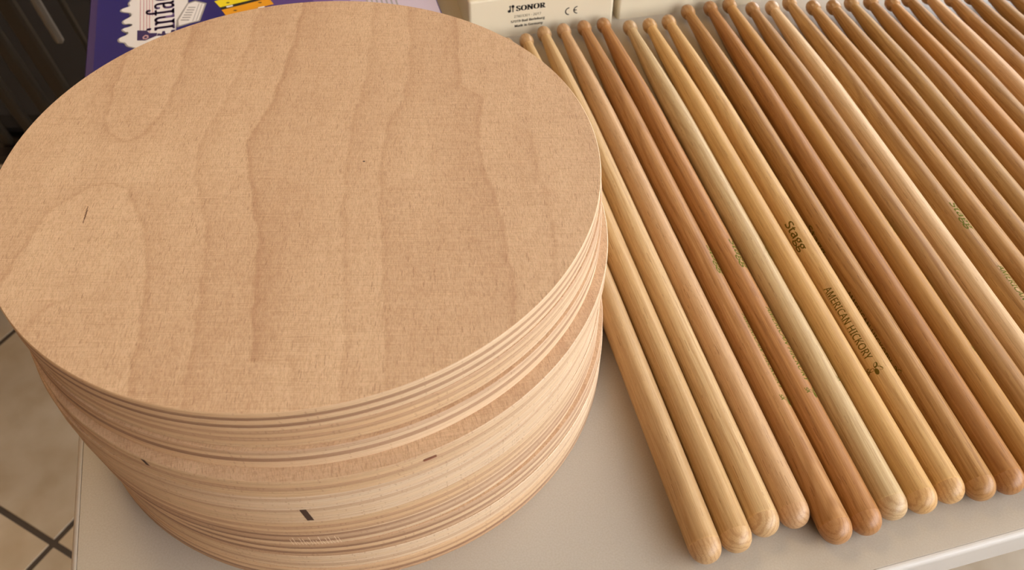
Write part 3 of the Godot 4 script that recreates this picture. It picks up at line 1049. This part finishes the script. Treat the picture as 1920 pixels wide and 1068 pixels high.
# ============================ book ===========================================
func build_book() -> void:
	var t := thing("music_book", "dark blue hardback with a white music logo and yellow bars on its cover", "book", Vector3.ZERO, TABLE_TURN)
	var blue := mat(Color(0.165, 0.14, 0.41), 0.35, null, "cover_blue")
	var edge := mat(Color(0.25, 0.18, 0.36), 0.4, null, "cover_spine_strip")
	var paper := mat(Color(0.88, 0.85, 0.78), 0.9, null, "page_block")
	var white := mat(Color(0.91, 0.88, 0.85), 0.45, null, "cover_white_print")
	var purple := mat(Color(0.50, 0.40, 0.58), 0.45, null, "cover_purple_print")
	var navy := mat(Color(0.20, 0.13, 0.34), 0.45, null, "cover_navy_print")
	var pink := mat(Color(0.80, 0.62, 0.62), 0.45, null, "cover_pink_print")
	var grey := mat(Color(0.62, 0.59, 0.56), 0.45, null, "cover_grey_print")
	var yellow := mat(Color(0.93, 0.83, 0.10), 0.45, null, "cover_yellow_print")
	var orange := mat(Color(0.90, 0.60, 0.08), 0.45, null, "cover_orange_print")
	var black := mat(Color(0.06, 0.05, 0.06), 0.5, null, "cover_black_print")
	var a0 := -0.1444
	var a1 := 0.0988
	var b1 := -0.530
	var b0 := -0.860
	var y := 0.020
	part("pages", cbox(Vector3(a1 - a0 - 0.008, 0.0150, b1 - b0 - 0.008), 0.0005), paper, t, Vector3((a0 + a1) / 2.0, 0.0100, (b0 + b1) / 2.0))
	part("back_cover", cbox(Vector3(a1 - a0, 0.0025, b1 - b0), 0.0008), blue, t, Vector3((a0 + a1) / 2.0, 0.00125, (b0 + b1) / 2.0))
	var cover := part("front_cover", cbox(Vector3(a1 - a0, 0.0025, b1 - b0), 0.0008), blue, t, Vector3((a0 + a1) / 2.0, y - 0.00125, (b0 + b1) / 2.0))
	var o := -cover.position
	o.y = 0.00125
	var flat := func(called: String, pts: Array, lift: float, m: Material) -> void:
		var p := PackedVector2Array()
		for q in pts:
			p.append(Vector2(q[0] * 0.001 + o.x, q[1] * 0.001 + o.z))
		part(called, flat_polygon(p, o.y + lift * 0.00004, 0.00003), m, cover)
	flat.call("spine_strip", [[a0 * 1000 + 0.8, b0 * 1000 + 0.8], [-138.9, b0 * 1000 + 0.8], [-138.9, b1 * 1000 - 0.8], [a0 * 1000 + 0.8, b1 * 1000 - 0.8]], 0.0, edge)
	# the pale end of the cover: printed bands from purple to lilac
	var bands := [Color(0.34, 0.24, 0.48), Color(0.44, 0.32, 0.56), Color(0.56, 0.46, 0.66), Color(0.70, 0.61, 0.72), Color(0.80, 0.73, 0.77)]
	var bx := [-18.0, 12.0, 26.0, 38.0, 50.0, 98.0]
	for i in 5:
		flat.call("cover_band", [[bx[i], -859.0], [bx[i + 1], -859.0], [bx[i + 1], -531.0], [bx[i], -531.0]], 0.0, mat(bands[i], 0.45, null, "cover_lilac_print"))
	for i in 7:
		flat.call("cover_line", [[49.0 + i * 3.4, -640.0], [50.2 + i * 3.4, -640.0], [50.2 + i * 3.4, -586.0 + i * 1.2], [49.0 + i * 3.4, -586.0 + i * 1.2]], 1.0, grey)
	# scalloped white panel behind the title, on a grey outline
	var wave := [[-115.0, -639.8], [-117.3, -635.7], [-115.6, -631.2], [-118.8, -630.4], [-122.0, -628.8], [-122.2, -626.2], [-119.9, -624.2], [-116.6, -622.9], [-114.0, -620.7], [-114.6, -618.2], [-116.3, -616.1], [-119.4, -614.2], [-121.0, -611.6], [-119.4, -608.1], [-116.4, -607.9], [-113.9, -606.6], [-114.8, -604.6], [-116.8, -603.5], [-120.4, -603.0], [-120.9, -600.8], [-119.0, -598.5], [-116.5, -596.5], [-117.6, -593.6], [-121.6, -592.2], [-123.3, -589.9], [-122.3, -585.9], [-118.4, -584.8], [-117.4, -580.0], [-113.4, -577.3]]
	var shape := []
	for k in [4, 3, 2, 1]:
		shape.append([-116.0 - 4.0 * (k % 2), -639.8 - k * 9.0])
	for k in 2:
		var soft := [wave[0]]
		for i in wave.size() - 1:
			soft.append([lerpf(wave[i][0], wave[i + 1][0], 0.25), lerpf(wave[i][1], wave[i + 1][1], 0.25)])
			soft.append([lerpf(wave[i][0], wave[i + 1][0], 0.75), lerpf(wave[i][1], wave[i + 1][1], 0.75)])
		soft.append(wave[wave.size() - 1])
		wave = soft
	shape.append_array(wave)
	shape.append_array([[-104.0, -570.0], [-90.0, -566.0], [-85.6, -590.0], [-84.2, -603.5], [-76.1, -624.6], [-75.0, -680.0]])
	var outline := []
	for q in shape:
		outline.append([q[0] - (1.1 if q[0] < -100.0 else -0.6), q[1] + 0.5])
	flat.call("title_outline", outline, 1.0, grey)
	flat.call("title_panel", shape, 2.0, white)
	# staff lines and the title, which reads away from the viewer
	for i in 5:
		var x: float = [-109.0, -106.7, -104.6, -102.7, -100.6][i]
		flat.call("staff_line", [[x - 0.35, -690.0], [x + 0.35, -690.0], [x + 0.35, [-597.0, -596.5, -590.0, -592.0, -614.0][i]], [x - 0.35, [-597.0, -596.5, -590.0, -592.0, -614.0][i]]], 3.0, pink)
	flat.call("initial_letter", [[-111.0, -597.6], [-111.0, -585.0], [-105.5, -583.4], [-98.0, -587.3], [-97.5, -590.6], [-102.9, -592.0], [-104.5, -595.6]], 4.0, navy)
	flat.call("initial_letter", [[-98.0, -587.3], [-85.6, -584.0], [-85.6, -592.0], [-88.0, -592.0], [-88.6, -588.0], [-92.0, -588.4], [-92.4, -592.0], [-94.0, -592.0], [-94.6, -588.8], [-97.0, -590.0]], 4.0, navy)
	flat.call("note_head", [[-107.4, -588.0], [-105.6, -590.4], [-103.6, -589.4], [-103.2, -586.6], [-105.0, -584.6], [-107.2, -585.6]], 5.0, pink)
	flat.call("note_head", [[-106.4, -587.6], [-105.4, -588.8], [-104.4, -588.2], [-104.2, -586.8], [-105.2, -585.9], [-106.2, -586.4]], 6.0, navy)
	var title := func(p: Vector2) -> Array:
		return [Vector3(-0.0855 - p.y + o.x, o.y + 0.00022, -0.594 - p.x + o.z), Vector3.UP]
	written(cover, "title_lettering", "infach", serif, 0.060, 0.0180, purple, title, 0.0005)
	# keyboard drawing and the glockenspiel bars
	flat.call("keyboard_print", [[-84.4, -603.5], [-76.3, -624.6], [-70.6, -626.8], [-62.8, -621.0], [-68.3, -598.2], [-74.3, -597.2], [-83.9, -594.4]], 3.0, grey)
	flat.call("keyboard_print", [[-83.0, -603.0], [-75.6, -623.2], [-70.8, -625.2], [-64.2, -620.2], [-69.2, -599.4], [-74.3, -598.4], [-82.8, -596.2]], 4.0, white)
	for i in 6:
		var f := i / 6.0
		flat.call("key_print", [[lerpf(-81.6, -75.0, f), lerpf(-602.4, -621.0, f)], [lerpf(-81.1, -74.5, f), lerpf(-603.6, -622.2, f)], [lerpf(-75.3, -69.6, f), lerpf(-602.2, -620.8, f)], [lerpf(-75.8, -70.1, f), lerpf(-601.0, -619.6, f)]], 5.0, grey)
	flat.call("key_print", [[-73.4, -599.6], [-73.0, -599.5], [-67.8, -622.0], [-68.2, -622.3]], 5.0, grey)
	flat.call("key_print", [[-71.0, -599.6], [-70.6, -599.5], [-65.8, -620.6], [-66.2, -620.9]], 5.0, grey)
	flat.call("bar_print", [[-57.4, -622.1], [-53.7, -612.8], [-32.0, -616.8], [-14.0, -622.0], [-18.0, -632.0]], 2.0, yellow)
	flat.call("bar_print", [[-53.7, -612.8], [-52.9, -609.0], [-17.0, -616.0], [-14.0, -622.0], [-32.0, -616.8]], 1.0, black)
	flat.call("bar_print", [[-52.9, -609.0], [-50.0, -600.0], [-16.0, -607.0], [-18.8, -616.0]], 2.0, orange)
	flat.call("screw_print", [[-49.4, -617.4], [-48.4, -618.4], [-46.4, -617.6], [-47.4, -616.6]], 3.0, black)
	flat.call("screw_print", [[-45.0, -605.6], [-44.0, -606.6], [-42.0, -605.8], [-43.0, -604.8]], 3.0, black)
	flat.call("screw_print", [[-27.0, -611.6], [-26.0, -612.6], [-24.0, -611.8], [-25.0, -610.8]], 3.0, black)
	flat.call("clip_print", [[-49.5, -613.0], [-49.0, -611.0], [-44.5, -611.8], [-45.0, -613.8]], 3.0, white)
	flat.call("clip_print", [[-27.5, -605.4], [-27.0, -603.4], [-22.5, -604.2], [-23.0, -606.2]], 3.0, white)


# ============================ background =====================================
func build_chair() -> void:
	# a low chair with its back towards the table
	var t := thing("dark_chair", "dark brown spindle-back chair standing behind the table's left end", "chair", Vector3(-0.66, FLOOR_Y, -1.06))
	var wood := mat(Color(0.12, 0.078, 0.05), 0.5, null, "dark_stained_wood")
	var olive := mat(Color(0.17, 0.135, 0.085), 0.5, null, "olive_brown_wood")
	var metal := mat(Color(0.46, 0.43, 0.39), 0.4, null, "grey_metal")
	var pad := mat(Color(0.09, 0.065, 0.05), 0.85, null, "dark_upholstery")
	part("seat", cbox(Vector3(0.44, 0.03, 0.40), 0.008), wood, t, Vector3(0, 0.30, -0.09))
	part("seat_pad", cbox(Vector3(0.42, 0.03, 0.36), 0.012), pad, t, Vector3(0, 0.33, -0.10))
	for sx in [-1, 1]:
		part("leg", cbox(Vector3(0.035, 0.285, 0.035), 0.004), wood, t, Vector3(sx * 0.19, 0.1425, -0.26))
		part("leg", cbox(Vector3(0.035, 0.285, 0.035), 0.004), wood, t, Vector3(sx * 0.19, 0.1425, 0.08))
	var lean := deg_to_rad(12.0)
	var on := func(x: float, up: float) -> Vector3:
		return Vector3(x, 0.315 + up * cos(lean), 0.092 + up * sin(lean))
	for sx in [-1, 1]:
		part("back_post", cbox(Vector3(0.03, 0.50, 0.03), 0.004), wood, t, on.call(sx * 0.205, 0.245), Vector3(lean, 0, 0))
	part("top_rail", cbox(Vector3(0.38, 0.06, 0.022), 0.006), wood, t, on.call(0.0, 0.465), Vector3(lean, 0, 0))
	for q in [[-0.160, 0.012], [-0.115, 0.014], [-0.070, 0.012], [-0.030, 0.014], [0.012, 0.016], [0.052, 0.018], [0.088, 0.022], [0.152, 0.005]]:
		part("spindle", cbox(Vector3(q[1], 0.434, 0.012), 0.003), olive, t, on.call(q[0], 0.218), Vector3(lean, 0, 0))
	part("spindle", cbox(Vector3(0.010, 0.245, 0.010), 0.003), metal, t, on.call(0.123, 0.3125), Vector3(lean, 0, 0)).set_meta("label", "short grey metal rod")



func build_cabinet() -> void:
	var wood := mat(Color(0.11, 0.075, 0.05), 0.4, null, "dark_cabinet_wood")
	var t := thing("dark_cabinet", "nearly black wooden cabinet in the dark background at upper left", "cabinet", Vector3(-1.42, FLOOR_Y, -1.98), ROOM_TURN)
	part("body", cbox(Vector3(1.5, 1.1, 0.45), 0.004), wood, t, Vector3(0, 0.61, 0))
	part("plinth", cbox(Vector3(1.46, 0.06, 0.42), 0.002), wood, t, Vector3(0, 0.03, 0))
	for k in 3:
		var d := part("door", cbox(Vector3(0.49, 1.04, 0.018), 0.003), wood, t, Vector3(-0.5 + 0.5 * k, 0.61, 0.234))
		part("knob", cbox(Vector3(0.02, 0.02, 0.02), 0.006), mat(Color(0.4, 0.38, 0.35), 0.3), d, Vector3(0.2 if k < 2 else -0.2, 0.1, 0.019))


func build_lamp() -> void:
	var t := thing("ceiling_lamp", "square white ceiling lamp giving warm light above the table", "lamp", Vector3(-0.85, CEILING_Y, -1.25))
	var glow := mat(Color(0.95, 0.92, 0.86), 0.6, null, "lamp_diffuser")
	glow.emission_enabled = true
	glow.emission = Color(1.0, 0.86, 0.655)
	glow.emission_energy_multiplier = 0.6
	part("housing", cbox(Vector3(0.62, 0.05, 0.62), 0.006), mat(Color(0.9, 0.9, 0.88), 0.5, null, "lamp_housing"), t, Vector3(0, -0.025, 0))
	part("diffuser", cbox(Vector3(0.58, 0.012, 0.58), 0.004), glow, t, Vector3(0, -0.056, 0))
